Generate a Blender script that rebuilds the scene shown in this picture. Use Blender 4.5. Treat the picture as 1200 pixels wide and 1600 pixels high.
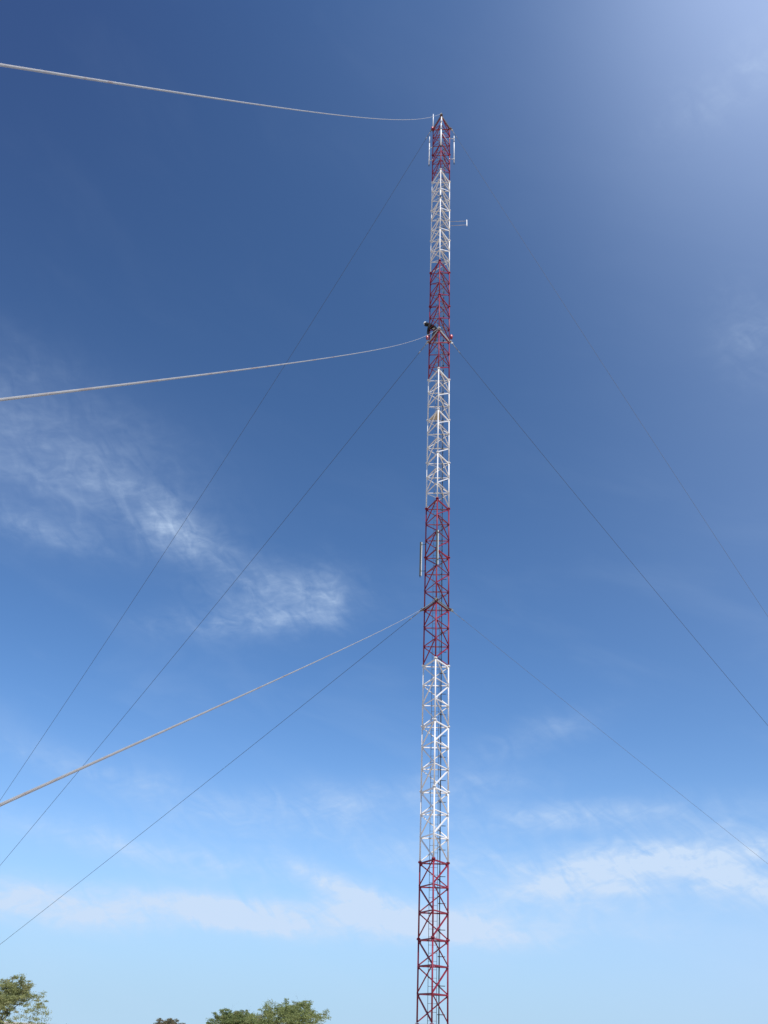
import bpy, bmesh, math, random
from mathutils import Vector, Matrix, noise as mnoise

for o in list(bpy.data.objects):
    bpy.data.objects.remove(o)
S = bpy.context.scene
C = S.collection
R = math.radians

# ------------------------------------------------------------------ camera
EYE = 1.7
PITCH, ROLL = 0.5474, 0.0479
cam_d = bpy.data.cameras.new('camera')
cam = bpy.data.objects.new('camera', cam_d); C.objects.link(cam)
cam_d.sensor_fit = 'VERTICAL'; cam_d.sensor_height = 24.0; cam_d.sensor_width = 18.0
cam_d.lens = 1350.45 / 1600 * 24.0
cam_d.clip_start = 0.05; cam_d.clip_end = 20000
r0 = Vector((1, 0, 0)); u0 = Vector((0, -math.sin(PITCH), math.cos(PITCH))); fw = Vector((0, math.cos(PITCH), math.sin(PITCH)))
rx = r0 * math.cos(ROLL) + u0 * math.sin(ROLL)
ux = -r0 * math.sin(ROLL) + u0 * math.cos(ROLL)
M = Matrix((rx, ux, -fw)).transposed().to_4x4(); M.translation = Vector((0, 0, EYE))
cam.matrix_world = M
S.camera = cam

# ------------------------------------------------------------------ sun, sky, exposure
SUN_AZ, SUN_EL = R(156.3), R(50)          # azimuth from +Y (view heading) clockwise to the right
S.view_settings.view_transform = 'Standard'; S.view_settings.look = 'None'
S.view_settings.exposure = 0.18; S.view_settings.gamma = 1.0; S.view_settings.use_curve_mapping = False
sun_d = bpy.data.lights.new('sun', 'SUN'); sun_d.energy = 4.3; sun_d.angle = R(0.53); sun_d.color = (1.0, 0.95, 0.88)
sun = bpy.data.objects.new('sun', sun_d); C.objects.link(sun)
sdir = Vector((math.sin(SUN_AZ) * math.cos(SUN_EL), math.cos(SUN_AZ) * math.cos(SUN_EL), math.sin(SUN_EL)))
sun.rotation_euler = sdir.to_track_quat('Z', 'Y').to_euler()
sun.location = sdir * 100

W = bpy.data.worlds.new('World'); S.world = W; W.use_nodes = True
nt = W.node_tree; nt.nodes.clear(); NW = nt.nodes; LW = nt.links

class NB:                                # small shader-maths helper
    def __init__(s, tree): s.n = tree.nodes; s.l = tree.links
    def put(s, sock, v):
        if isinstance(v, (int, float)): sock.default_value = v
        elif isinstance(v, tuple): sock.default_value = v
        else: s.l.new(v, sock)
    def m(s, op, a, b=None, c=None, clamp=False):
        q = s.n.new('ShaderNodeMath'); q.operation = op; q.use_clamp = clamp
        s.put(q.inputs[0], a)
        if b is not None: s.put(q.inputs[1], b)
        if c is not None: s.put(q.inputs[2], c)
        return q.outputs[0]
    def mr(s, v, a, b, c, d, smooth=False):
        q = s.n.new('ShaderNodeMapRange'); q.clamp = True
        if smooth: q.interpolation_type = 'SMOOTHSTEP'
        s.put(q.inputs[0], v)
        for i, x in enumerate((a, b, c, d)): q.inputs[1 + i].default_value = x
        return q.outputs[0]
    def noise(s, vec, scale, detail=4, rough=0.5, dist=0.0):
        q = s.n.new('ShaderNodeTexNoise'); s.l.new(vec, q.inputs['Vector'])
        q.inputs['Scale'].default_value = scale; q.inputs['Detail'].default_value = detail
        q.inputs['Roughness'].default_value = rough; q.inputs['Distortion'].default_value = dist
        return q.outputs['Fac']
    def xyz(s, a, b, c):
        q = s.n.new('ShaderNodeCombineXYZ'); s.put(q.inputs[0], a); s.put(q.inputs[1], b); s.put(q.inputs[2], c); return q.outputs[0]
    def mix(s, f, a, b, mode='MIX'):
        q = s.n.new('ShaderNodeMix'); q.data_type = 'RGBA'; q.blend_type = mode
        s.put(q.inputs[0], f); s.put(q.inputs[6], a); s.put(q.inputs[7], b); return q.outputs[2]

w = NB(nt)
sky = NW.new('ShaderNodeTexSky'); sky.sky_type = 'NISHITA'; sky.sun_disc = False
sky.sun_elevation = SUN_EL; sky.sun_rotation = SUN_AZ
sky.altitude = 1500; sky.air_density = 1.0; sky.dust_density = 0.25; sky.ozone_density = 5.0
tc = NW.new('ShaderNodeTexCoord'); sp = NW.new('ShaderNodeSeparateXYZ'); LW.new(tc.outputs['Generated'], sp.inputs[0])
DEG = 57.29578
AZ = w.m('MULTIPLY', w.m('ARCTAN2', sp.outputs[0], sp.outputs[1]), DEG)
EL = w.m('MULTIPLY', w.m('ARCSINE', sp.outputs[2]), DEG)
# high thin cirrus: soft patches (azimuth, elevation, half sizes, tilt, strength) broken up by wispy noise
CIRRUS = [
    (-25, 31.2, 9.0, 2.6, -6, .15), (-13, 27.2, 8.0, 2.2, -14, .04), (-7, 24.8, 5.5, 2.0, 6, .10), (-15.4, 28.9, 2.2, .9, -12, .27), (-18.5, 30.0, 5.0, 1.2, -16, .15), (-16.2, 27.8, 2.4, 1.0, -6, .14),
    (-25, 27.0, 5.0, 1.1, -6, .19), (-5.4, 25.6, 3.2, 1.7, 14, .12), (-3.6, 25.6, 0.8, 2.0, 14, .20), (-10.5, 23.2, 5.0, 1.0, 8, .16),
    (-6.3, 23.9, 2.8, 0.8, 10, .24), (-11.5, 27.2, 3.4, 1.3, -20, .05), (-23, 34, 9, 2.6, -12, .06),
    (34, 54, 7.0, 1.6, 6, .16), (17.0, 9.7, 5.5, 1.2, 8, .75), (21.8, 8.4, 3.0, 0.9, -22, .75), (12.4, 8.4, 5.5, 1.1, 12, .60), (24, 10.2, 5, .9, 4, .50), (17, 8.6, 8, 1.6, 0, .30),
    (-18.6, 5.9, 5.0, 0.85, -4, 1.7), (-8.0, 6.0, 5.2, 0.66, -5, 1.6), (-3, 5.9, 15.0, 0.9, 0, .6), (3.6, 5.9, 5.6, 0.6, -4, 1.4), (-1.2, 7.6, 4.5, 0.7, -22, .75), (2.5, 6.8, 3.5, .6, -10, .5),
    (11.0, 17.0, 4.6, 1.0, 16, .12), (-6.0, 11.6, 9.0, 1.1, 4, .20), (30, 40, 3.0, 3.0, 0, .10),
    (14, 12.2, 9.0, 0.9, 3, .36), (-12, 9.0, 9.0, 0.9, -5, .36), (6, 9.6, 8, 1.0, -4, .30), (-14, 12.5, 9, 1.0, -8, .22), (2, 13.5, 9, 1.0, 6, .18)]
tot = None
for (a, e, sa, se, t, k) in CIRRUS:
    da = w.m('SUBTRACT', AZ, a); de = w.m('SUBTRACT', EL, e)
    ct, st = math.cos(R(t)), math.sin(R(t))
    p = w.m('MULTIPLY_ADD', de, st / sa, w.m('MULTIPLY', da, ct / sa))
    q = w.m('MULTIPLY_ADD', de, ct / se, w.m('MULTIPLY', da, -st / se))
    d2 = w.m('MULTIPLY_ADD', q, q, w.m('MULTIPLY', p, p))
    g = w.m('MULTIPLY', w.m('EXPONENT', w.m('MULTIPLY', d2, -1.0)), k)
    tot = g if tot is None else w.m('ADD', tot, g)
v1 = w.xyz(w.m('MULTIPLY_ADD', EL, 0.04, w.m('MULTIPLY', AZ, 0.10)), w.m('MULTIPLY_ADD', EL, 0.26, w.m('MULTIPLY', AZ, 0.05)), 3.7)
n1 = w.noise(v1, 1.0, 8, 0.52, 0.45)
v2 = w.xyz(w.m('MULTIPLY', AZ, 0.16), w.m('MULTIPLY', EL, 0.85), 1.3)
n2 = w.noise(v2, 1.2, 8, 0.55, 0.3)
v3 = w.xyz(w.m('MULTIPLY_ADD', EL, 0.55, w.m('MULTIPLY', AZ, 0.30)), w.m('MULTIPLY_ADD', EL, 1.5, w.m('MULTIPLY', AZ, -0.55)), 7.1)
n3 = w.noise(v3, 1.0, 10, 0.60, 0.9)
v4 = w.xyz(w.m('MULTIPLY_ADD', EL, 0.20, w.m('MULTIPLY', AZ, 0.5)), w.m('MULTIPLY_ADD', EL, 0.62, w.m('MULTIPLY', AZ, 0.12)), 2.2)
n4 = w.noise(v4, 1.0, 9, 0.56, 1.2)
fib = w.m('MULTIPLY', w.mr(n3, .30, .70, .72, 1.28), w.mr(n4, .30, .72, .35, 1.6))
wis = w.m('MULTIPLY', w.mr(n1, .22, .78, .42, 1.4, True), w.mr(n2, .25, .75, .62, 1.35))
veil = w.m('MULTIPLY', w.m('MULTIPLY', w.mr(n1, .45, .8, 0, 1, True), w.mr(EL, 12, 36, 1, .12)), 0.10)
cl = w.m('ADD', w.m('MULTIPLY', w.m('MULTIPLY', tot, wis), fib), veil, clamp=True)
SKY_STR = 0.15
cloud_col = (3.5, 4.38, 5.65, 1)
lift = w.xyz(sp.outputs[0], sp.outputs[1], w.m('ADD', w.m('MAXIMUM', sp.outputs[2], 0.0), 0.07)); LW.new(lift, sky.inputs[0])
gm = NW.new('ShaderNodeGamma'); LW.new(sky.outputs[0], gm.inputs[0]); gm.inputs[1].default_value = 1.25
skyc = w.mix(1.0, gm.outputs[0], (0.77, 0.84, 0.785, 1), 'MULTIPLY')
e9 = w.m('MULTIPLY', w.m('MAXIMUM', EL, 0.0), 1 / 9.5); hz_ = w.m('MULTIPLY', w.m('EXPONENT', w.m('MULTIPLY', w.m('MULTIPLY', e9, e9), -1.0)), .96)     # pale air near the horizon
skyc = w.mix(hz_, skyc, (2.62, 3.78, 4.90, 1))
glow = None
for (a, e, sa, se, k) in ((46, 61, 24, 16, .78), (38, 31, 19, 16, .15), (26, 4, 14, 4, .22), (2, 60, 16, 8, .03), (-27, 31, 12, 5, .09)):
    da = w.m('MULTIPLY', w.m('SUBTRACT', AZ, a), 1 / sa); de = w.m('MULTIPLY', w.m('SUBTRACT', EL, e), 1 / se)
    g = w.m('MULTIPLY', w.m('EXPONENT', w.m('MULTIPLY', w.m('MULTIPLY_ADD', da, da, w.m('MULTIPLY', de, de)), -1.0)), k)
    glow = g if glow is None else w.m('ADD', glow, g)
skyc = w.mix(glow, skyc, (3.15, 4.05, 6.1, 1))
da = w.m('MULTIPLY', w.m('SUBTRACT', AZ, -50), 1 / 34); de = w.m('MULTIPLY', w.m('SUBTRACT', EL, 62), 1 / 26)     # darkening painted into the upper-left sky, mostly lens vignetting
vignette = w.m('EXPONENT', w.m('MULTIPLY', w.m('MULTIPLY_ADD', da, da, w.m('MULTIPLY', de, de)), -1.0))
skyc = w.mix(vignette, skyc, (0.74, 0.66, 0.76, 1), 'MULTIPLY')
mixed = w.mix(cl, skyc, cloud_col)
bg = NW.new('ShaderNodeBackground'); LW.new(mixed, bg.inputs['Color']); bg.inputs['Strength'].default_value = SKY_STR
ow = NW.new('ShaderNodeOutputWorld'); LW.new(bg.outputs[0], ow.inputs['Surface'])

# ------------------------------------------------------------------ helpers
def tag(o, label=None, cat=None, group=None, kind=None):
    if label: o['label'] = label
    if cat: o['category'] = cat
    if group: o['group'] = group
    if kind: o['kind'] = kind
    return o
def empty(name, loc=(0, 0, 0), parent=None):
    o = bpy.data.objects.new(name, None); o.empty_display_size = 0.2; C.objects.link(o); o.location = loc
    if parent: o.parent = parent
    return o
def link(name, me, mat, parent=None, loc=(0, 0, 0)):
    o = bpy.data.objects.new(name, me); C.objects.link(o); o.location = loc
    if parent: o.parent = parent
    if mat and not me.materials: me.materials.append(mat)
    return o
def to_mesh(name, bm, smooth=False):
    me = bpy.data.meshes.new(name); bm.normal_update()
    if smooth:
        for f in bm.faces: f.smooth = True
    bm.to_mesh(me); bm.free(); return me
def build(name, bm, mat, parent=None, loc=(0, 0, 0), smooth=False):
    return link(name, to_mesh(name, bm, smooth), mat, parent, loc)
def frame(a, b, ref=Vector((0, 0, 1))):
    d = (b - a).normalized()
    if abs(d.dot(ref)) > 0.98: ref = Vector((1, 0, 0))
    x = d.cross(ref).normalized(); y = x.cross(d).normalized()
    return d, x, y
def tube(bm, pts, rad, seg=10, caps=True):
    pts = [Vector(p) for p in pts]; rings = []
    rads = rad if isinstance(rad, (list, tuple)) else [rad] * len(pts)
    ref = Vector((0, 0, 1))
    if abs((pts[-1] - pts[0]).normalized().z) > .98: ref = Vector((1, 0, 0))
    for i, p in enumerate(pts):
        d = (pts[min(i + 1, len(pts) - 1)] - pts[max(i - 1, 0)]).normalized()
        x = d.cross(ref).normalized(); y = x.cross(d)
        rings.append([bm.verts.new(p + (x * math.cos(t) + y * math.sin(t)) * rads[i]) for t in [2 * math.pi * j / seg for j in range(seg)]])
    for a, b in zip(rings, rings[1:]):
        for j in range(seg):
            f = bm.faces.new((a[j], a[(j + 1) % seg], b[(j + 1) % seg], b[j])); f.smooth = True
    if caps:
        bm.faces.new(rings[0][::-1]); bm.faces.new(rings[-1])
    return rings
def prism(bm, a, b, prof, x, y):
    """extrude a closed 2D profile (in axes x, y) from a to b"""
    ra = [bm.verts.new(a + x * p + y * q) for p, q in prof]; rb = [bm.verts.new(b + x * p + y * q) for p, q in prof]
    n = len(prof)
    for i in range(n): bm.faces.new((ra[i], ra[(i + 1) % n], rb[(i + 1) % n], rb[i]))
    bm.faces.new(ra[::-1]); bm.faces.new(rb)
def angle_bar(bm, a, b, nrm, w_=.05, t=.007, flip=1):
    """steel angle: one flange flat in the face plane, the other pointing inwards (-nrm)"""
    a = Vector(a); b = Vector(b); d = (b - a).normalized(); x = nrm.cross(d).normalized() * flip; y = -nrm.normalized()
    h = w_ / 2
    prism(bm, a, b, [(-h, 0), (h, 0), (h, w_), (h - t, w_), (h - t, t), (-h, t)], x, y)
def box(bm, c, s, mat3=None):
    c = Vector(c); ax = mat3 or (Vector((1, 0, 0)), Vector((0, 1, 0)), Vector((0, 0, 1)))
    vs = [bm.verts.new(c + ax[0] * (i * s[0] / 2) + ax[1] * (j * s[1] / 2) + ax[2] * (k * s[2] / 2)) for i in (-1, 1) for j in (-1, 1) for k in (-1, 1)]
    for f in ((0, 1, 3, 2), (4, 6, 7, 5), (0, 4, 5, 1), (2, 3, 7, 6), (0, 2, 6, 4), (1, 5, 7, 3)):
        bm.faces.new([vs[i] for i in f])
def bevel(bm, off=.006, seg=2):
    bmesh.ops.bevel(bm, geom=list(bm.edges), offset=off, segments=seg, affect='EDGES', clamp_overlap=True)

# ------------------------------------------------------------------ materials
def mat(name, col, rough=.5, metal=0.0, var=.12, scale=3.0, dirt=None, dirt_amt=.3, bump=0.0, bscale=40., coat=0):
    m = bpy.data.materials.new(name); m.use_nodes = True; t = m.node_tree; b = t.nodes['Principled BSDF']; h = NB(t)
    tcn = t.nodes.new('ShaderNodeTexCoord'); geo = t.nodes.new('ShaderNodeNewGeometry')
    n = h.noise(geo.outputs['Position'], scale, 6, .6)
    lo = tuple(c * (1 - var) for c in col) + (1,); hi = tuple(min(1, c * (1 + var)) for c in col) + (1,)
    c = h.mix(n, lo, hi)
    if dirt:
        n2 = h.noise(geo.outputs['Position'], scale * 2.3, 8, .65)
        c = h.mix(h.m('MULTIPLY', h.mr(n2, .55, .75, 0, 1, True), dirt_amt), c, dirt + (1,))
    t.links.new(c, b.inputs['Base Color'])
    t.links.new(h.m('ADD', h.m('MULTIPLY', n, .2), rough - .1), b.inputs['Roughness'])
    b.inputs['Metallic'].default_value = metal; b.inputs['Coat Weight'].default_value = coat
    if bump:
        bn = t.nodes.new('ShaderNodeBump'); bn.inputs['Strength'].default_value = bump; bn.inputs['Distance'].default_value = .01
        t.links.new(h.noise(geo.outputs['Position'], bscale, 5, .6), bn.inputs['Height']); t.links.new(bn.outputs[0], b.inputs['Normal'])
    return m
RED = mat('red_paint', (.225, .008, .027), .5, 0, .30, 1.4, (.34, .07, .07), .45)
WHITE = mat('white_paint', (.72, .70, .67), .5, 0, .09, 1.6, (.50, .36, .27), .5)
GALV = mat('galvanised_steel', (.55, .54, .50), .45, .35, .15, 6, (.30, .25, .18), .4)
GALVD = mat('dull_galvanised_steel', (.22, .21, .18), .55, .3, .2, 6, (.22, .15, .10), .5)
BLACK = mat('black_rubber', (.025, .027, .03), .5, 0, .2, 5)
FIBRE = mat('white_fibreglass', (.78, .79, .78), .35, 0, .04, 2, (.5, .47, .42), .15)
PANELG = mat('grey_antenna_plastic', (.60, .62, .60), .4, 0, .06, 3, (.35, .33, .28), .2)
PANELD = mat('dark_metal_back', (.035, .04, .04), .8, 0, .15, 3)
CONC = mat('concrete', (.34, .32, .29), .85, 0, .15, 4, (.18, .15, .12), .4, .3, 30)
PLATE = mat('chequer_plate', (.42, .36, .26), .6, .2, .15, 8, (.25, .16, .09), .5)
RUNG = mat('ladder_steel', (.13, .14, .15), .5, .4, .15, 5)
def cable_mat():
    m = bpy.data.materials.new('stranded_galvanised_cable'); m.use_nodes = True; t = m.node_tree; b = t.nodes['Principled BSDF']; h = NB(t)
    uv = t.nodes.new('ShaderNodeUVMap'); s = t.nodes.new('ShaderNodeSeparateXYZ'); t.links.new(uv.outputs[0], s.inputs[0])
    ph = h.m('ADD', h.m('MULTIPLY', s.outputs[0], 2 * math.pi / .011), h.m('MULTIPLY', s.outputs[1], 2 * math.pi * 6))
    wv = h.m('MULTIPLY_ADD', h.m('SINE', ph), .5, .5)
    geo = t.nodes.new('ShaderNodeNewGeometry')
    n = h.noise(geo.outputs['Position'], 9, 6, .6); n2 = h.noise(geo.outputs['Position'], 3.1, 7, .6)
    c = h.mix(n, (.46, .44, .41, 1), (.72, .70, .66, 1))
    c = h.mix(h.m('MULTIPLY', h.mr(n2, .52, .66, 0, 1, True), .55), c, (.42, .25, .16, 1))
    c = h.mix(h.mr(wv, 0, .35, .65, 0), c, (.12, .11, .10, 1))
    t.links.new(c, b.inputs['Base Color']); b.inputs['Roughness'].default_value = .42; b.inputs['Metallic'].default_value = .25
    bn = t.nodes.new('ShaderNodeBump'); bn.inputs['Strength'].default_value = .9; bn.inputs['Distance'].default_value = .003
    t.links.new(wv, bn.inputs['Height']); t.links.new(bn.outputs[0], b.inputs['Normal'])
    return m
CABLE = cable_mat()
WIRE_LIT = mat('sun_tinted_steel_wire', (.11, .11, .115), .8, .0, .15, 4)  # lighter copy of the wire steel, sunlight put into its colour
WIRE = mat('backlit_shade_steel_wire', (.035, .037, .045), .8, .0, .15, 4)  # dark copy of the galvanised steel, back-lit shade put into its colour
def lamp_mat():
    m = bpy.data.materials.new('red_lamp_glass'); m.use_nodes = True; b = m.node_tree.nodes['Principled BSDF']; b.inputs['Specular IOR Level'].default_value = .25
    b.inputs['Base Color'].default_value = (.60, .035, .02, 1); b.inputs['Roughness'].default_value = .4
    b.inputs['Transmission Weight'].default_value = .15; b.inputs['Coat Weight'].default_value = .0
    return m
LAMP = lamp_mat()

# ------------------------------------------------------------------ ground
def ground():
    bm = bmesh.new()
    rads = [0, 4, 10, 20, 35, 60, 100, 160, 260, 450, 800, 1500, 3000, 6000]; seg = 72; prev = None
    for r_ in rads:
        ring = []
        for j in range(1 if r_ == 0 else seg):
            a = 2 * math.pi * j / seg; x, y = r_ * math.cos(a) + 2, r_ * math.sin(a) + 30
            z = (mnoise.noise(Vector((x * .05, y * .05, 0))) * .10) * (1 if 50 < r_ < 400 else .2 if r_ else 0)
            ring.append(bm.verts.new((x, y, z)))
        if prev:
            for j in range(seg):
                k = (j + 1) % seg
                bm.faces.new((prev[0], ring[j], ring[k]) if len(prev) == 1 else (prev[j], ring[j], ring[k], prev[k]))
        prev = ring
    m = bpy.data.materials.new('dry_soil_and_grass'); m.use_nodes = True; t = m.node_tree; b = t.nodes['Principled BSDF']; h = NB(t)
    geo = t.nodes.new('ShaderNodeNewGeometry')
    n = h.noise(geo.outputs['Position'], .15, 8, .6); n2 = h.noise(geo.outputs['Position'], 3, 8, .65)
    c = h.mix(h.mr(n, .35, .65, 0, 1, True), (.50, .39, .31, 1), (.46, .40, .29, 1))
    c = h.mix(h.m('MULTIPLY', n2, .35), c, (.30, .23, .17, 1)); t.links.new(c, b.inputs['Base Color']); b.inputs['Roughness'].default_value = .95
    bn = t.nodes.new('ShaderNodeBump'); bn.inputs['Strength'].default_value = .6; bn.inputs['Distance'].default_value = .05
    t.links.new(n2, bn.inputs['Height']); t.links.new(bn.outputs[0], b.inputs['Normal'])
    o = build('ground', bm, m, smooth=True); tag(o, kind='structure')
ground()

# ------------------------------------------------------------------ mast
AX = Vector((2.854, 39.416, 0))
HS = 3.0; Z0 = 0.6096 + EYE                    # height of the lowest flange in view
LEG = [Vector((2.2818, 39.8206, 0)) - AX, Vector((2.79, 38.7184, 0)) - AX, Vector((3.4904, 39.7096, 0)) - AX]   # left, near, right
EN = LEG[1].normalized(); ER = Vector((-EN.y, EN.x, 0)) * 1.0
if ER.x < 0: ER = -ER
def L(r, n, z): return ER * r + EN * n + Vector((0, 0, z))      # mast axes: right, towards viewer, up from ground at the mast
def ZK(k): return Z0 + HS * k
FACES = [(0, 1), (1, 2), (2, 0)]
def fnorm(a, b):
    m_ = (LEG[a] + LEG[b]) / 2; return m_.normalized()
def brace_mesh(typeA, top_ring_w=.055):
    bm = bmesh.new()
    for bay in range(3):
        zt = HS - bay * 1.0; A = typeA ^ (bay % 2 == 1)
        for a, b in FACES:
            n = fnorm(a, b); d = (LEG[b] - LEG[a]).normalized(); off = n * .012
            pa, pb = LEG[a] + d * .03 + off, LEG[b] - d * .03 + off
            # horizontal just under the node
            dz = -.045 if bay == 0 else 0
            up_ = n.cross((pb - pa).normalized()).z > 0; hz_n = n if bay == 0 else -n
            fl_ = (-1 if up_ else 1) * (1 if bay == 0 else -1)
            if (a, b) == (2, 0): hz_n = n; fl_ = -1 if up_ else 1
            angle_bar(bm, pa + Vector((0, 0, zt + dz)), pb + Vector((0, 0, zt + dz)), hz_n, .057, .007, fl_)
            # diagonal: A drops along near>left>right>near, B the other way
            s, e = (pb, pa) if A else (pa, pb)
            zz = -.09 if bay == 0 else -.05
            down = (s is pb and b == 1) or (s is pa and a == 1)      # falling away from the near leg: inner flange on the lower edge
            p0, p1 = s + n * .009 + Vector((0, 0, zt + zz)), e + n * .009 + Vector((0, 0, zt - 1 + .05))
            up_ = n.cross((p1 - p0).normalized()).z > 0
            angle_bar(bm, p0, p1, -n if down else n, .060 if down else .050, .006, (-1 if (up_ and a == 2) else 1 if up_ else 1 if a == 2 else -1))
            # gusset plates at the nodes
            for p, sgn in ((LEG[a], 1), (LEG[b], -1)):
                h = .15 if bay == 0 else .09; wd = .13 if bay == 0 else .08
                g0 = p + off * .2 + Vector((0, 0, zt - .03))
                q = [(0, 0), (wd * sgn, 0), (wd * .8 * sgn, -h * .7), (.03 * sgn, -h)]
                if sgn < 0: q = q[::-1]
                prism(bm, g0, g0 - n * .008, [(u, v) for u, v in q], d, Vector((0, 0, 1)))
    return to_mesh('bracing', bm)
def leg_mesh():
    bm = bmesh.new(); tube(bm, [(0, 0, .012), (0, 0, HS - .012)], .035, 14); return to_mesh('leg', bm)
def flange_mesh():
    bm = bmesh.new(); z = HS
    for zz in (z - .022, z + .001):
        tube(bm, [(0, 0, zz), (0, 0, zz + .021)], .082, 18)
    for j in range(6):
        a = R(60 * j + 15); p = Vector((.060 * math.cos(a), .060 * math.sin(a), z))
        tube(bm, [p - Vector((0, 0, .045)), p + Vector((0, 0, .045))], .011, 6)
    return to_mesh('flange_plate', bm)
MB_ = {}
for A in (True, False):
    for nm, mt in (('red', RED), ('white', WHITE)):
        me = brace_mesh(A); me.materials.append(mt); MB_[(A, nm)] = me
MLEG, MFL = {}, {}
for nm, mt in (('red', RED), ('white', WHITE)):
    me = leg_mesh(); me.materials.append(mt); MLEG[nm] = me
    me = flange_mesh(); me.materials.append(mt); MFL[nm] = me
mast = empty('guyed_mast', AX)
tag(mast, 'tall triangular lattice radio mast painted in alternating red and white bands', 'mast')
def colour(i): return 'red' if ((i - 2) // 3) % 2 else 'white'
for i in range(19):
    c = colour(i); A = (i % 2 == 1)
    s = link('bracing', MB_[(A, c)], None, mast, (0, 0, ZK(i)))
    tag(s, label=f'{c} painted lattice bracing')
    for j in range(3):
        link('leg', MLEG[c], None, s, LEG[j]); 
        fc = c if i % 1 == 0 else c
        link('flange_plate', MFL[c], None, s, LEG[j])
# flanges at the bottom of the bottom section, and a tapering foot on a pin
bm = bmesh.new()
foot = Vector((0, 0, .42))
for j in range(3):
    tube(bm, [foot + LEG[j] * .12, LEG[j] + Vector((0, 0, ZK(0) - .03))], .033, 12)
    tube(bm, [LEG[j] + Vector((0, 0, ZK(0) - .023)), LEG[j] + Vector((0, 0, ZK(0)))], .082, 18)
for a, b in FACES:
    n = fnorm(a, b)
    for f in (.45, .75):
        pa = foot.lerp(LEG[a] + Vector((0, 0, ZK(0))), f); pb = foot.lerp(LEG[b] + Vector((0, 0, ZK(0))), f)
        angle_bar(bm, pa, pb, n)
    angle_bar(bm, LEG[a] + Vector((0, 0, ZK(0) - .06)), LEG[b] + Vector((0, 0, ZK(0) - .06)), n)
tube(bm, [(0, 0, .36), (0, 0, .42)], .2, 18); tube(bm, [(0, 0, .30), (0, 0, .36)], .05, 12)
build('tapered_foot', bm, RED, mast)
# guy brackets: galvanised triangle with lugs at each leg
GK = [6, 12, 19]
def bracket(k, mt):
    bm = bmesh.new(); z = ZK(k) + (.06 if k != 19 else .05)
    for a, b in FACES:
        n = fnorm(a, b); d = (LEG[b] - LEG[a]).normalized()
        A_ = LEG[a] - d * .10 + n * .055; B_ = LEG[b] + d * .10 + n * .055
        for dz in (0, -.09):
            angle_bar(bm, A_ + Vector((0, 0, z + dz)), B_ + Vector((0, 0, z + dz)), n, .036, .006, 1 if dz else -1)
    for j in range(3):
        o = LEG[j].normalized(); s = Vector((-o.y, o.x, 0))
        box(bm, LEG[j] + o * .15 + Vector((0, 0, z - .045)), (.24, .016, .13), (o, s, Vector((0, 0, 1))))
        box(bm, LEG[j] + o * .05 + Vector((0, 0, z + .004)), (.22, .2, .012), (o, s, Vector((0, 0, 1))))
        tube(bm, [LEG[j] + o * .23 + s * .05 + Vector((0, 0, z - .05)), LEG[j] + o * .23 - s * .05 + Vector((0, 0, z - .05))], .014, 8)
    return build('guy_bracket', bm, mt, mast)
bracket(6, GALVD); bracket(12, GALV); bracket(19, GALVD)
# climbing ladder on the back face
bm = bmesh.new(); yb = -.27
for x in (-.19, .16):
    tube(bm, [L(x, yb, 1.0), L(x, yb, ZK(18.9))], .012, 6)
z = 1.2
while z < ZK(18.9):
    tube(bm, [L(-.19, yb, z), L(.16, yb, z)], .008, 6); z += .30
for k in range(0, 57, 2):
    for x in (-.19, .16):
        angle_bar(bm, L(x, yb, ZK(0) + k - .02), L(x, -.345, ZK(0) + k - .02), Vector((0, 0, 1)), .025, .004)
build('ladder', bm, RUNG, mast)
# feeder cables in the back right corner with clamp brackets
bm = bmesh.new()
for dx, dy in ((0, 0), (.028, .006), (-.006, .028)):
    pts = []
    for i in range(120):
        t = i / 119; pts.append(L(.245 + dx + .006 * math.sin(i * 1.7 + dx * 90), -.25 + dy, .6 + t * (ZK(18.3) - .6)))
    tube(bm, pts, .014 if dx == 0 else .011, 8)
build('feeder_cable', bm, BLACK, mast)
bm = bmesh.new(); angle_bar(bm, L(.19, -.29, 0), L(.50, -.29, 0), EN, .03, .005); box(bm, L(.255, -.25, 0), (.09, .07, .035), (ER, EN, Vector((0, 0, 1))))
bmb = to_mesh('cable_clamp', bm); bmb.materials.append(BLACK)
rnd = random.Random(4)
for k in range(55):
    link('cable_clamp', bmb, None, mast, (0, 0, Z0 + .35 + k * 1.02 + rnd.uniform(-.06, .06)))
# rest platform inside the upper white band
bm = bmesh.new(); z = ZK(10) - .08
def platform(pts, th=.03):
    a = [bm.verts.new(Vector((p.x, p.y, z))) for p in pts]; b = [bm.verts.new(Vector((p.x, p.y, z + th))) for p in pts]
    bm.faces.new(a[::-1]); bm.faces.new(b)
    for i in range(len(a)): j = (i + 1) % len(a); bm.faces.new((a[i], a[j], b[j], b[i]))
platform([L(-.50, -.22, 0), L(.10, -.22, 0), L(.10, .40, 0), L(0, .58, 0)])
build('rest_platform', bm, PLATE, mast)
# pale tie bar near the top
bm = bmesh.new(); n = fnorm(1, 2)
angle_bar(bm, LEG[1].lerp(LEG[2], .08) + n * .06 + Vector((0, 0, ZK(18.35))), LEG[1].lerp(LEG[2], .75) + n * .06 + Vector((0, 0, ZK(18.33))), n, .06, .008)
build('tie_bar', bm, FIBRE, mast)

bm = bmesh.new(); tube(bm, [AX + Vector((0, 0, -.3)), AX + Vector((0, 0, .0)), AX + Vector((0, 0, .30))], [.85, .85, .55], 4)
for f in bm.faces: f.smooth = False
tag(build('mast_plinth', bm, CONC), 'square sloping concrete plinth under the foot of the mast', 'plinth')

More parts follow.
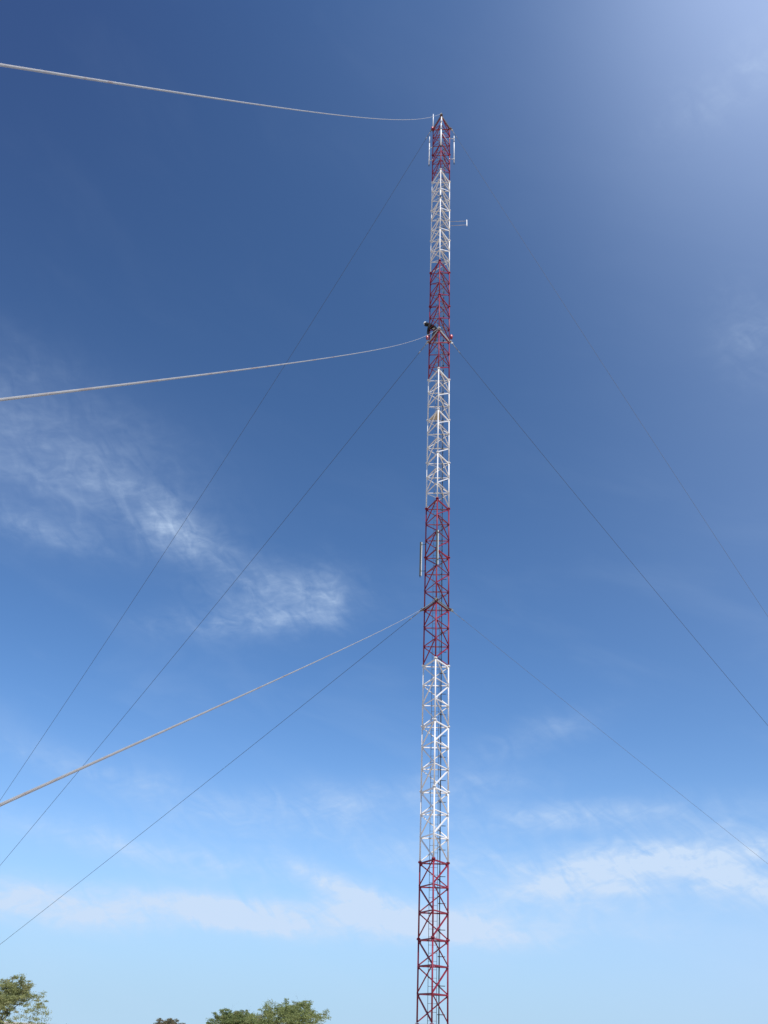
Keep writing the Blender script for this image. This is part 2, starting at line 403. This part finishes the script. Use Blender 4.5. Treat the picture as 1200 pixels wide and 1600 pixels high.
# ------------------------------------------------------------------ guy wires
def ang(a): return Vector((math.cos(R(a)), math.sin(R(a)), 0))
GUY = [  # leg, flange index, ground anchor xy, sag, radius, level word
    (1, 19, Vector((-3.0946, -1.1698, 0)), .7895, .0092, 'thick pale steel guy cable running from mast top to upper left, nearly level'),
    (1, 12, Vector((-1.8699, -.7759, 0)), .4513, .0062, 'thick pale twisted guy cable meeting the mast just below the climber'),
    (1, 6, Vector((-1.4574, -.7058, 0)), .1524, .0050, 'pale guy cable from the lowest bracket, the brighter of the pair leaving it leftwards'),
    (0, 19, AX + ang(144) * 44.70, 1.679, .0105, 'thin dark guy wire falling left from the very top of the mast'),
    (0, 12, AX + ang(144) * 42.56, .4853, .0105, 'thin dark guy wire falling left from beneath the climber'),
    (0, 6, AX + ang(144) * 39.68, .1444, .0095, 'thin dark guy wire falling left from the lowest bracket, under the paler cable'),
    (2, 19, AX + ang(24) * 40.50, .6072, .0085, 'faint dark guy wire falling right from the mast top, outermost on the right'),
    (2, 12, AX + ang(24) * 40.44, .5609, .0095, 'thin guy wire falling right from the bracket beside the red lamp'),
    (2, 6, AX + ang(24) * 38.18, .0731, .0062, 'faint thin guy wire falling right from the lowest bracket')]
anchor_spots = {}
for gi, (j, k, B, sag, rad, lab) in enumerate(GUY):
    A = AX + LEG[j] + LEG[j].normalized() * .20 + Vector((0, 0, ZK(k)))
    Bp = Vector((B.x, B.y, 0.6))
    root = empty('guy_wire', Bp); tag(root, lab, 'guy wire', 'guy wires of the mast')
    n = 260; pts = []
    for i in range(n):
        u = i / (n - 1); p = A.lerp(Bp, u); p.z -= 4 * sag * u * (1 - u); pts.append(p - Bp)
    pts = pts[::-1]
    ln = 0; cum = [0]
    for a, b in zip(pts, pts[1:]): ln += (b - a).length; cum.append(ln)
    # strand starts above the turnbuckle
    st = next(i for i, c_ in enumerate(cum) if c_ > .9)
    bm = bmesh.new(); uvl = bm.loops.layers.uv.new('UVMap'); seg = 12 if j == 1 else 8
    rings = []
    P = pts[st:]; Cm = cum[st:]
    for i, p in enumerate(P):
        d = (P[min(i + 1, len(P) - 1)] - P[max(i - 1, 0)]).normalized(); x = d.cross(Vector((0, 0, 1))).normalized(); y = x.cross(d)
        rings.append([bm.verts.new(p + (x * math.cos(2 * math.pi * q / seg) + y * math.sin(2 * math.pi * q / seg)) * rad) for q in range(seg)])
    for i in range(len(rings) - 1):
        for q in range(seg):
            f = bm.faces.new((rings[i][q], rings[i][(q + 1) % seg], rings[i + 1][(q + 1) % seg], rings[i + 1][q])); f.smooth = True
            for lp, (uu, vv) in zip(f.loops, ((Cm[i], q / seg), (Cm[i], (q + 1) / seg), (Cm[i + 1], (q + 1) / seg), (Cm[i + 1], q / seg))): lp[uvl].uv = (uu, vv)
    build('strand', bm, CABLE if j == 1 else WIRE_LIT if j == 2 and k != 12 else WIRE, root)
    bm = bmesh.new(); end = pts[-1]; dd = (pts[-4] - pts[-1]).normalized()
    tube(bm, [end, end + dd * .10], [.018, .022], 8); tube(bm, [end + dd * .08, end + dd * .55], rad * 2.0, 8); tube(bm, [end + dd * .62, end + dd * .80], rad * 2.1, 8)
    build('end_grip', bm, GALV if j == 1 else GALVD, root)
    bm = bmesh.new(); dd = (pts[5] - pts[0]).normalized()
    for o_ in (-.035, .035):
        sx = dd.cross(Vector((0, 0, 1))).normalized() * o_; tube(bm, [dd * .25 + sx, dd * .72 + sx], .012, 8)
    for t0, t1 in ((0, .30), (.67, .95)): tube(bm, [dd * t0, dd * t1], .014, 8)
    for t0 in (.25, .70): tube(bm, [dd * t0, dd * (t0 + .04)], .045, 8)
    build('turnbuckle', bm, GALV, root)
    anchor_spots.setdefault(j, []).append(Bp)
for j, lst in anchor_spots.items():
    c_ = sum(lst, Vector()) / len(lst); far = max((p - AX).length for p in lst); o = LEG[j].normalized()
    d = (c_ - AX); d.z = 0; d.normalize(); s = Vector((-d.y, d.x, 0)); lp = max(lst, key=lambda p: (p - AX).length)
    root = empty('guy_anchor', (c_.x, c_.y, 0))
    tag(root, ['concrete block anchoring the guy wires behind the mast on the left', 'concrete block anchoring the three cables beside the viewer', 'concrete block anchoring the guy wires behind the mast on the right'][j], 'anchor', 'ground anchors of the guy wires')
    bm = bmesh.new(); box(bm, (0, 0, .06), (4.6 if j != 1 else 2.4, .9, .42), (d, s, Vector((0, 0, 1)))); bevel(bm, .04, 2); build('concrete_block', bm, CONC, root)
    for p in lst:
        q = p - root.location; bm = bmesh.new(); tube(bm, [Vector((q.x, q.y, .2)), q - Vector((0, 0, 0)) + Vector((0, 0, .03))], .03, 10); build('anchor_rod', bm, GALVD, root)

# ------------------------------------------------------------------ antennas and lamps
def at(r, n, z): return AX + L(r, n, z)
UP = Vector((0, 0, 1))
def clamp_arm(root, p0, p1, name='bracket_arm', mt=None, r=.018):
    bm = bmesh.new(); p0 = Vector(p0); p1 = Vector(p1)
    tube(bm, [p0, p1], r, 8); d, x, y = frame(p0, p1)
    for p in (p0, p1): box(bm, p, (.05, .11, .07), (d, x, y))
    return build(name, bm, mt or GALV, root)
def omni(r, n, k0, k1, side, rad, label, group, leg_i):
    z0, z1 = ZK(k0), ZK(k1); root = empty('omni_antenna', at(r, n, z0)); tag(root, label, 'antenna', group)
    h = z1 - z0; bm = bmesh.new()
    tube(bm, [(0, 0, .0), (0, 0, .16)], rad * .8, 12); build('ferrule', bm, PANELD, root)
    bm = bmesh.new(); tube(bm, [(0, 0, .16), (0, 0, h - .78), (0, 0, h - .75)], [rad, rad, rad * .8], 14)
    tube(bm, [(0, 0, h - .71), (0, 0, h - .05), (0, 0, h)], [rad * .9, rad * .8, rad * .4], 14); build('radome', bm, FIBRE, root)
    bm = bmesh.new(); tube(bm, [(0, 0, h - .76), (0, 0, h - .70)], rad * 1.12, 12); build('collar', bm, PANELD, root)
    lg = LEG[leg_i]; o = root.location
    for f in (.18, .90 if side > 0 else .62):
        p = Vector((0, 0, h * f)); q = AX + lg + Vector((0, 0, z0 + h * f)) - o
        clamp_arm(root, p, q)
    return root
omni(-.86, -.35, 17.6, 18.72, -1, .038, 'white rod antenna standing off the left leg near the mast top', 'rod antennas on the mast', 0)
omni(.93, -.35, 17.64, 18.72, 1, .038, 'white rod antenna held by two arms off the right leg near the mast top', 'rod antennas on the mast', 2)
omni(.0, .93, 17.72, 18.62, 1, .055, 'stout white rod antenna in front of the near leg at the mast top', 'rod antennas on the mast', 1)
# whip above the top-left corner
root = empty('whip_antenna', at(-.62, -.35, ZK(19) + .1)); tag(root, 'white whip antenna rising above the top left corner of the mast', 'antenna')
bm = bmesh.new(); tube(bm, [(0, 0, 0), (0, 0, .12)], .05, 12); build('base_mount', bm, GALVD, root)
bm = bmesh.new(); tube(bm, [(0, 0, .12), (0, 0, 1.70), (0, 0, 1.76)], [.036, .034, .01], 12); build('rod', bm, FIBRE, root)
# short stub in front of the near corner at the top
root = empty('stub_antenna', at(.02, .86, ZK(18.72))); tag(root, 'short white cylinder antenna at the peak of the near leg', 'antenna')
bm = bmesh.new(); tube(bm, [(0, 0, 0), (0, 0, .04), (0, 0, .50), (0, 0, .56)], [.03, .055, .045, .01], 12); build('cylinder_body', bm, FIBRE, root)
clamp_arm(root, (0, 0, .1), LEG[1] - L(.02, .86, 0) + Vector((0, 0, .1)))
root = empty('junction_canister', at(.0, .80, ZK(16.0) + .1)); tag(root, 'small white canister on the near leg in the upper white band', 'canister')
bm = bmesh.new(); tube(bm, [(0, 0, 0), (0, 0, .03), (0, 0, .55), (0, 0, .6)], [.03, .055, .055, .02], 12); build('can', bm, FIBRE, root)
bm = bmesh.new(); box(bm, (0, 0, .0), (.10, .10, .05)); build('strap', bm, PANELD, root)
# side arm antenna in the upper white band
zc = ZK(15.56); root = empty('side_arm_antenna', at(.607, -.35, zc)); tag(root, 'small vertical antenna on two thin arms sticking out right from the white band', 'antenna')
bm = bmesh.new()
for dz, e in ((.20, .22), (-.22, -.16)):
    tube(bm, [L(0, 0, dz), L(1.14, 0, e)], .011, 8)
build('arm', bm, PLATE, root)
bm = bmesh.new(); box(bm, L(1.17, 0, .03), (.06, .07, .60), (ER, EN, UP)); bevel(bm, .012, 2); build('radiator', bm, FIBRE, root)
# two long panel antennas in the middle red band
def panel(r, n, label, leg_i):
    z0 = ZK(6.64); h = ZK(7.31) - z0; root = empty('panel_antenna', at(r, n, z0)); tag(root, label, 'antenna', 'panel antennas in the middle red band')
    bm = bmesh.new(); box(bm, L(.040, -.02, h / 2), (.040, .06, h), (ER, EN, UP)); bevel(bm, .012, 2); build('radome', bm, PANELG, root)
    bm = bmesh.new(); box(bm, L(-.022, .02, h / 2 - .02), (.075, .10, h - .02), (ER, EN, UP)); bevel(bm, .006, 1); build('back_channel', bm, PANELD, root)
    bm = bmesh.new(); tube(bm, [L(-.02, 0, -.10), L(-.02, 0, .0)], .018, 8); build('connector', bm, PANELD, root)
    for zz in (h - .16, .28):
        q = LEG[leg_i] - L(r, n, 0); clamp_arm(root, L(0, 0, zz), q + Vector((0, 0, zz)), mt=PANELD, r=.014)
panel(-.85, -.35, 'grey panel antenna standing off the left leg of the middle red band', 0)
panel(.03, .93, 'grey panel antenna fixed in front of the near leg of the middle red band', 1)
def obstruction_lamp(p, arm_to, label, s=1.0):
    root = empty('obstruction_lamp', p); tag(root, label, 'lamp', 'aircraft warning lamps on the mast')
    bm = bmesh.new(); tube(bm, [(0, 0, -.12 * s), (0, 0, -.02 * s), (0, 0, 0)], [.07 * s, .09 * s, .10 * s], 16); build('lamp_base', bm, RED, root)
    bm = bmesh.new()
    tube(bm, [(0, 0, 0), (0, 0, .05 * s), (0, 0, .17 * s), (0, 0, .23 * s), (0, 0, .26 * s)], [.085 * s, .10 * s, .095 * s, .06 * s, .01], 18); build('red_lens', bm, LAMP, root)
    clamp_arm(root, (0, 0, -.08), Vector(arm_to) - Vector(p) + Vector((0, 0, -.08)), mt=RED, r=.02)
obstruction_lamp(at(.74, -.33, ZK(12) + .36), at(.607, -.35, ZK(12) + .36), 'red warning lamp on the right leg level with the climber', .85)
obstruction_lamp(at(-.74, -.30, ZK(12) + .30), at(-.607, -.35, ZK(12) + .30), 'red warning lamp on the left leg below the climber', .8)
obstruction_lamp(at(-.66, -.20, ZK(19) - .12), at(-.607, -.35, ZK(19) - .12), 'red warning lamp on the top left corner of the mast', .8)

# ------------------------------------------------------------------ climber
def skin_person():
    zf = ZK(12) + .0
    base = AX + Vector((0, 0, zf))
    J = {  # mast-axis coordinates: right, towards viewer, up
        'hip': (-.22, -.24, .93), 'waist': (-.34, -.18, 1.02), 'chest': (-.53, -.10, 1.12), 'neck': (-.68, -.04, 1.17), 'neck2': (-.74, -.02, 1.19),
        'head': (-.82, .0, 1.20), 'crown': (-.90, .02, 1.205),
        'hipL': (-.24, -.15, .88), 'kneeL': (-.36, -.20, .48), 'ankL': (-.46, -.33, .14), 'toeL': (-.56, -.28, .085),
        'hipR': (-.19, -.33, .88), 'kneeR': (-.19, -.30, .47), 'ankR': (-.22, -.36, .14), 'toeR': (-.33, -.31, .085),
        'shL': (-.58, .08, 1.08), 'elL': (-.66, .10, .80), 'wrL': (-.72, -.04, .58), 'haL': (-.73, -.08, .50),
        'shR': (-.60, -.26, 1.10), 'elR': (-.72, -.36, .88), 'wrR': (-.66, -.38, .66), 'haR': (-.63, -.37, .58)}
    rad = {'hip': .135, 'waist': .13, 'chest': .155, 'neck': .075, 'neck2': .06, 'head': .10, 'crown': .085,
           'hipL': .095, 'kneeL': .068, 'ankL': .045, 'toeL': .042, 'hipR': .095, 'kneeR': .068, 'ankR': .045, 'toeR': .042,
           'shL': .075, 'elL': .052, 'wrL': .034, 'haL': .036, 'shR': .075, 'elR': .052, 'wrR': .034, 'haR': .036}
    E_ = [('hip', 'waist'), ('waist', 'chest'), ('chest', 'neck'), ('neck', 'neck2'), ('neck2', 'head'), ('head', 'crown'),
          ('hip', 'hipL'), ('hipL', 'kneeL'), ('kneeL', 'ankL'), ('ankL', 'toeL'), ('hip', 'hipR'), ('hipR', 'kneeR'), ('kneeR', 'ankR'), ('ankR', 'toeR'),
          ('chest', 'shL'), ('shL', 'elL'), ('elL', 'wrL'), ('wrL', 'haL'), ('chest', 'shR'), ('shR', 'elR'), ('elR', 'wrR'), ('wrR', 'haR')]
    names = list(J); V = [L(*J[k]) for k in names]; rr = [rad[k] for k in names]; ed = [(names.index(a), names.index(b)) for a, b in E_]
    for s_, side in (('haL', 1), ('haR', -1)):
        h0 = names.index(s_)
        for f_ in range(5):
            dx = (-.030 + .016 * f_) if f_ < 4 else .045
            ln_ = (.062, .074, .070, .055, .04)[f_]
            a_ = V[h0] + L(dx * .8, .01, -.03 if f_ < 4 else -.0); b_ = a_ + L(.01, -.01 * side, -ln_ * .55); c_ = b_ + L(.022, -.015, -ln_ * .35)
            i0 = len(V); V += [a_, b_, c_]; rr += [.010, .009, .008]; ed += [(h0, i0), (i0, i0 + 1), (i0 + 1, i0 + 2)]
    me = bpy.data.meshes.new('person'); me.from_pydata([tuple(v) for v in V], ed, [])
    o = bpy.data.objects.new('tmp_person', me); C.objects.link(o)
    md = o.modifiers.new('skin', 'SKIN')
    if not me.skin_vertices: me.attributes.new if False else None
    for i, sv in enumerate(me.skin_vertices[0].data):
        k_ = 1.28 if rr[i] > .03 else 1.0; sv.radius = (rr[i] * k_, rr[i] * k_); sv.use_root = (i == 0)
    sb = o.modifiers.new('sub', 'SUBSURF'); sb.levels = 2; sb.render_levels = 2
    dg = bpy.context.evaluated_depsgraph_get(); dg.update()
    me2 = bpy.data.meshes.new_from_object(o.evaluated_get(dg)); bpy.data.objects.remove(o)
    me2.name = 'person'
    skin = mat('skin', (.36, .20, .13), .55); jacket = mat('navy_work_jacket', (.005, .005, .008), .9, 0, .4, 14, (.015, .015, .02), .3)
    trou = mat('dark_work_trousers', (.006, .007, .012), .9, 0, .3, 12); boot = mat('leather_boots', (.02, .015, .012), .6); glove = mat('black_gloves', (.02, .02, .022), .8)
    me2.materials.clear()
    for m_ in (jacket, skin, trou, boot, glove): me2.materials.append(m_)
    Lp = [L(*J[k]) for k in ('neck2', 'haL', 'haR')]
    for p in me2.polygons:
        p.use_smooth = True; c_ = p.center; r_, n_, z_ = c_.dot(ER), c_.dot(EN), c_.z
        mi = 0
        if (c_ - Lp[1]).length < .09 or (c_ - Lp[2]).length < .09: mi = 4
        elif z_ > 1.0 and r_ < -.735: mi = 1
        elif z_ < .17 and r_ > -.62: mi = 3
        elif z_ < .93 and r_ > -.50: mi = 2
        p.material_index = mi
    body = bpy.data.objects.new('person', me2); C.objects.link(body); body.location = base
    tag(body, 'climber in dark work clothes and white helmet bending over to the left on the mast', 'person')
    # helmet, harness, tool bag
    hc = L(-.875, .0, 1.265); bm = bmesh.new(); bmesh.ops.create_uvsphere(bm, u_segments=20, v_segments=12, radius=.10)
    d_ = (L(*J['crown']) - L(*J['neck2'])).normalized() * .6 + Vector((0, 0, .8)); d_.normalize()
    for v in list(bm.verts):
        if v.co.z < -.01: v.co.z = -.01; v.co.x *= 1.12; v.co.y *= 1.12
    q = d_.to_track_quat('Z', 'Y').to_matrix()
    for v in bm.verts: v.co = q @ v.co + hc
    build('helmet', bm, FIBRE, body, smooth=True)
    bm = bmesh.new(); tube(bm, [L(-.66, -.03, 1.15), L(-.74, -.01, 1.165), L(-.82, .0, 1.165), L(-.90, .015, 1.165)], [.12, .125, .135, .11], 16); build('hood', bm, jacket, body, smooth=True)
    bm = bmesh.new()
    def band(a, b, c1, R_, w_=.022):
        pts = [c1 + (a * math.cos(t) + b * math.sin(t)) * R_ for t in [2 * math.pi * i / 24 for i in range(25)]]
        tube(bm, pts, .014, 6, False)
    ax_ = (L(*J['chest']) - L(*J['hip'])).normalized(); s1 = ax_.cross(Vector((0, 0, 1))).normalized(); s2 = s1.cross(ax_)
    band(s1, s2, L(-.30, -.20, .99), .150); band(s1, s2, L(-.48, -.12, 1.08), .165)
    hs = mat('orange_harness', (.20, .05, .04), .7)
    build('harness', bm, hs, body)
    bm = bmesh.new(); tube(bm, [L(-.30, -.10, .90), L(-.36, .02, .72), L(-.42, .20, .60), L(-.30, .32, .55)], .009, 6); build('lanyard', bm, FIBRE, body)
    return body
skin_person()

# ------------------------------------------------------------------ trees beyond the mast
def leaf_mat(name, col, col2, col3):
    m = bpy.data.materials.new(name); m.use_nodes = True; t = m.node_tree; b = t.nodes['Principled BSDF']; h = NB(t)
    geo = t.nodes.new('ShaderNodeNewGeometry'); rnd_ = geo.outputs['Random Per Island']
    n = h.noise(geo.outputs['Position'], .9, 4, .6)
    c = h.mix(rnd_, col + (1,), col2 + (1,)); c = h.mix(h.m('MULTIPLY', h.mr(n, .5, .68, 0, 1, True), .8), c, col3 + (1,))
    t.links.new(c, b.inputs['Base Color']); b.inputs['Roughness'].default_value = .65
    tr = t.nodes.new('ShaderNodeBsdfTranslucent'); t.links.new(c, tr.inputs['Color']); mx = t.nodes.new('ShaderNodeMixShader'); mx.inputs[0].default_value = .35
    t.links.new(b.outputs[0], mx.inputs[1]); t.links.new(tr.outputs[0], mx.inputs[2]); t.links.new(mx.outputs[0], t.nodes['Material Output'].inputs['Surface'])
    return m
BARK = mat('grey_brown_bark', (.10, .08, .06), .9, 0, .3, 8)
def tree(az, D, top, rad, label, cols, seed, lf=.10, dens=1.0, flat=.62, group='trees on the skyline'):
    rn = random.Random(seed)
    base = Vector((math.sin(R(az)) * D, math.cos(R(az)) * D, -.05)); root = empty('tree', base); tag(root, label, 'tree', group)
    bm = bmesh.new(); tips = []; zc_ = top * flat; hz = top - zc_
    nl = max(5, int(5 + rad * 1.6))
    def grow(p, d, ln_, r_, depth):
        pts = [p]; rs = [r_]; q = p.copy(); dd = d.copy()
        for s in range(4):
            dd = (dd + Vector((rn.uniform(-.22, .22), rn.uniform(-.22, .22), rn.uniform(-.05, .16)))).normalized()
            q = q + dd * ln_ / 4; pts.append(q.copy()); rs.append(r_ * (1 - .17 * (s + 1)))
        tube(bm, pts, rs, 7 if depth < 2 else 5)
        if depth >= 1: tips.extend([(x, depth) for x in pts[2:]])
        if depth < 3:
            for s in range(3 if depth else nl):
                t = rn.choice((2, 3, 4)) if depth else rn.choice((1, 2, 3, 4))
                a = rn.uniform(0, 6.283) if depth else 6.283 * s / nl + rn.uniform(-.3, .3)
                side = Vector((math.cos(a), math.sin(a), rn.uniform(.0, .5) if depth else rn.uniform(.25, 1.1))).normalized()
                nd = (dd * (.5 if depth else .1) + side).normalized()
                tgt = min(ln_ * .62, rad * .5) if depth else rad * rn.uniform(.48, .68)
                grow(pts[t], nd, tgt, rs[t] * .55, depth + 1)
    grow(Vector((0, 0, 0)), Vector((rn.uniform(-.1, .1), 0, 1)), top * .42, .045 * top * .55, 0)
    build('trunk', bm, BARK, root, smooth=True)
    # leaf clumps round the twig ends, on an uneven dome
    bm = bmesh.new()
    clumps = []
    for p, dpt in tips:
        e = ((p.x / rad) ** 2 + (p.y / rad) ** 2)
        if e < 1.15 and p.z < top: clumps.append((p, rn.uniform(.20, .42) * (rad / 4.5) ** .5))
    nb = int(70 * rad / 4.5 * dens * 2.2)
    for i in range(nb):                      # outer sprays that make the skyline uneven
        a = rn.uniform(0, 6.283); e = rn.random() ** .5; r_ = e * rad
        bump_ = .80 + .20 * mnoise.noise(Vector((math.cos(a) * e * 2.6 + seed, math.sin(a) * e * 2.6, seed))) * 2
        zt = zc_ + hz * math.sqrt(max(0, 1 - e * e)) * bump_
        z_ = rn.uniform(max(.8, zc_ - hz * .6), zt) if rn.random() < .45 else zt - rn.uniform(0, .5)
        clumps.append((Vector((math.cos(a) * r_, math.sin(a) * r_, z_)), rn.uniform(.22, .50) * (rad / 4.5) ** .5))
    for c_, cr in clumps:
        stretch = Vector((rn.uniform(.9, 1.7), rn.uniform(.9, 1.7), rn.uniform(.35, .7)))
        for i in range(int(44 * dens)):
            v = Vector((rn.gauss(0, .42), rn.gauss(0, .42), rn.gauss(0, .42))) * cr
            v = Vector((v.x * stretch.x, v.y * stretch.y, v.z * stretch.z)); p = c_ + v
            n_ = Vector((rn.uniform(-1, 1), rn.uniform(-1, 1), rn.uniform(-.2, 1))).normalized(); x = n_.orthogonal().normalized()
            x = (x * math.cos(rn.uniform(0, 6)) + n_.cross(x) * math.sin(rn.uniform(0, 6))).normalized(); y = n_.cross(x)
            l_ = lf * rn.uniform(.6, 1.3); w2 = l_ * .36
            vs = [bm.verts.new(p + x * l_), bm.verts.new(p + y * w2), bm.verts.new(p - x * l_), bm.verts.new(p - y * w2)]
            bm.faces.new(vs)
    build('crown', bm, cols, root)
    return root
LM1 = leaf_mat('olive_leaves', (0.190, 0.215, 0.070), (0.325, 0.345, 0.140), (0.29, 0.25, 0.105))
LM2 = leaf_mat('deep_green_leaves', (0.135, 0.180, 0.055), (0.240, 0.285, 0.10), (0.235, 0.225, 0.08))
LM3 = leaf_mat('brownish_leaves', (0.162, 0.149, 0.081), (0.225, 0.198, 0.108), (0.198, 0.144, 0.072))
LM4 = leaf_mat('mid_green_leaves', (0.170, 0.210, 0.067), (0.295, 0.340, 0.122), (0.27, 0.245, 0.095))
tree(-19.5, 110, 5.85, 4.9, 'olive green tree with airy crown in the bottom left corner', LM1, 3, .085, 1.25, .36)
tree(-10.6, 140, 3.0, 2.7, 'small brownish tree just left of the dark green one', LM3, 11, .08, .9, .6)
tree(-6.85, 118, 4.0, 4.0, 'dark green low tree left of the tall middle one', LM2, 7, .085, 1.5, .46)
tree(-4.0, 112, 5.15, 4.9, 'tallest middle tree with lumpy light green crown', LM4, 21, .085, 1.2, .48)
tree(.15, 135, 3.5, 1.5, 'tiny treetop barely showing left of the mast', LM4, 5, .07, 1.0, .6)

# low scrub far out on the plain, a continuous mass that stays about eye height
rn = random.Random(77); bm = bmesh.new()
for i in range(1500):
    a = R(rn.uniform(-70, 70)); d_ = rn.uniform(170, 260); c0 = Vector((math.sin(a) * d_, math.cos(a) * d_, 0)); h_ = rn.uniform(.7, 1.75); sp_ = rn.uniform(.8, 2.2)
    for k in range(16):
        p = c0 + Vector((rn.gauss(0, .5) * sp_, rn.gauss(0, .5) * sp_, rn.uniform(.05, 1) * h_)); l_ = rn.uniform(.12, .30)
        n_ = Vector((rn.uniform(-1, 1), rn.uniform(-1, 1), rn.uniform(-.2, 1))).normalized(); x = n_.orthogonal().normalized(); y = n_.cross(x)
        bm.faces.new([bm.verts.new(p + x * l_), bm.verts.new(p + y * l_ * .5), bm.verts.new(p - x * l_), bm.verts.new(p - y * l_ * .5)])
tag(build('scrub', bm, LM2), 'low green scrub spread along the horizon behind the trees', 'scrub', kind='stuff')
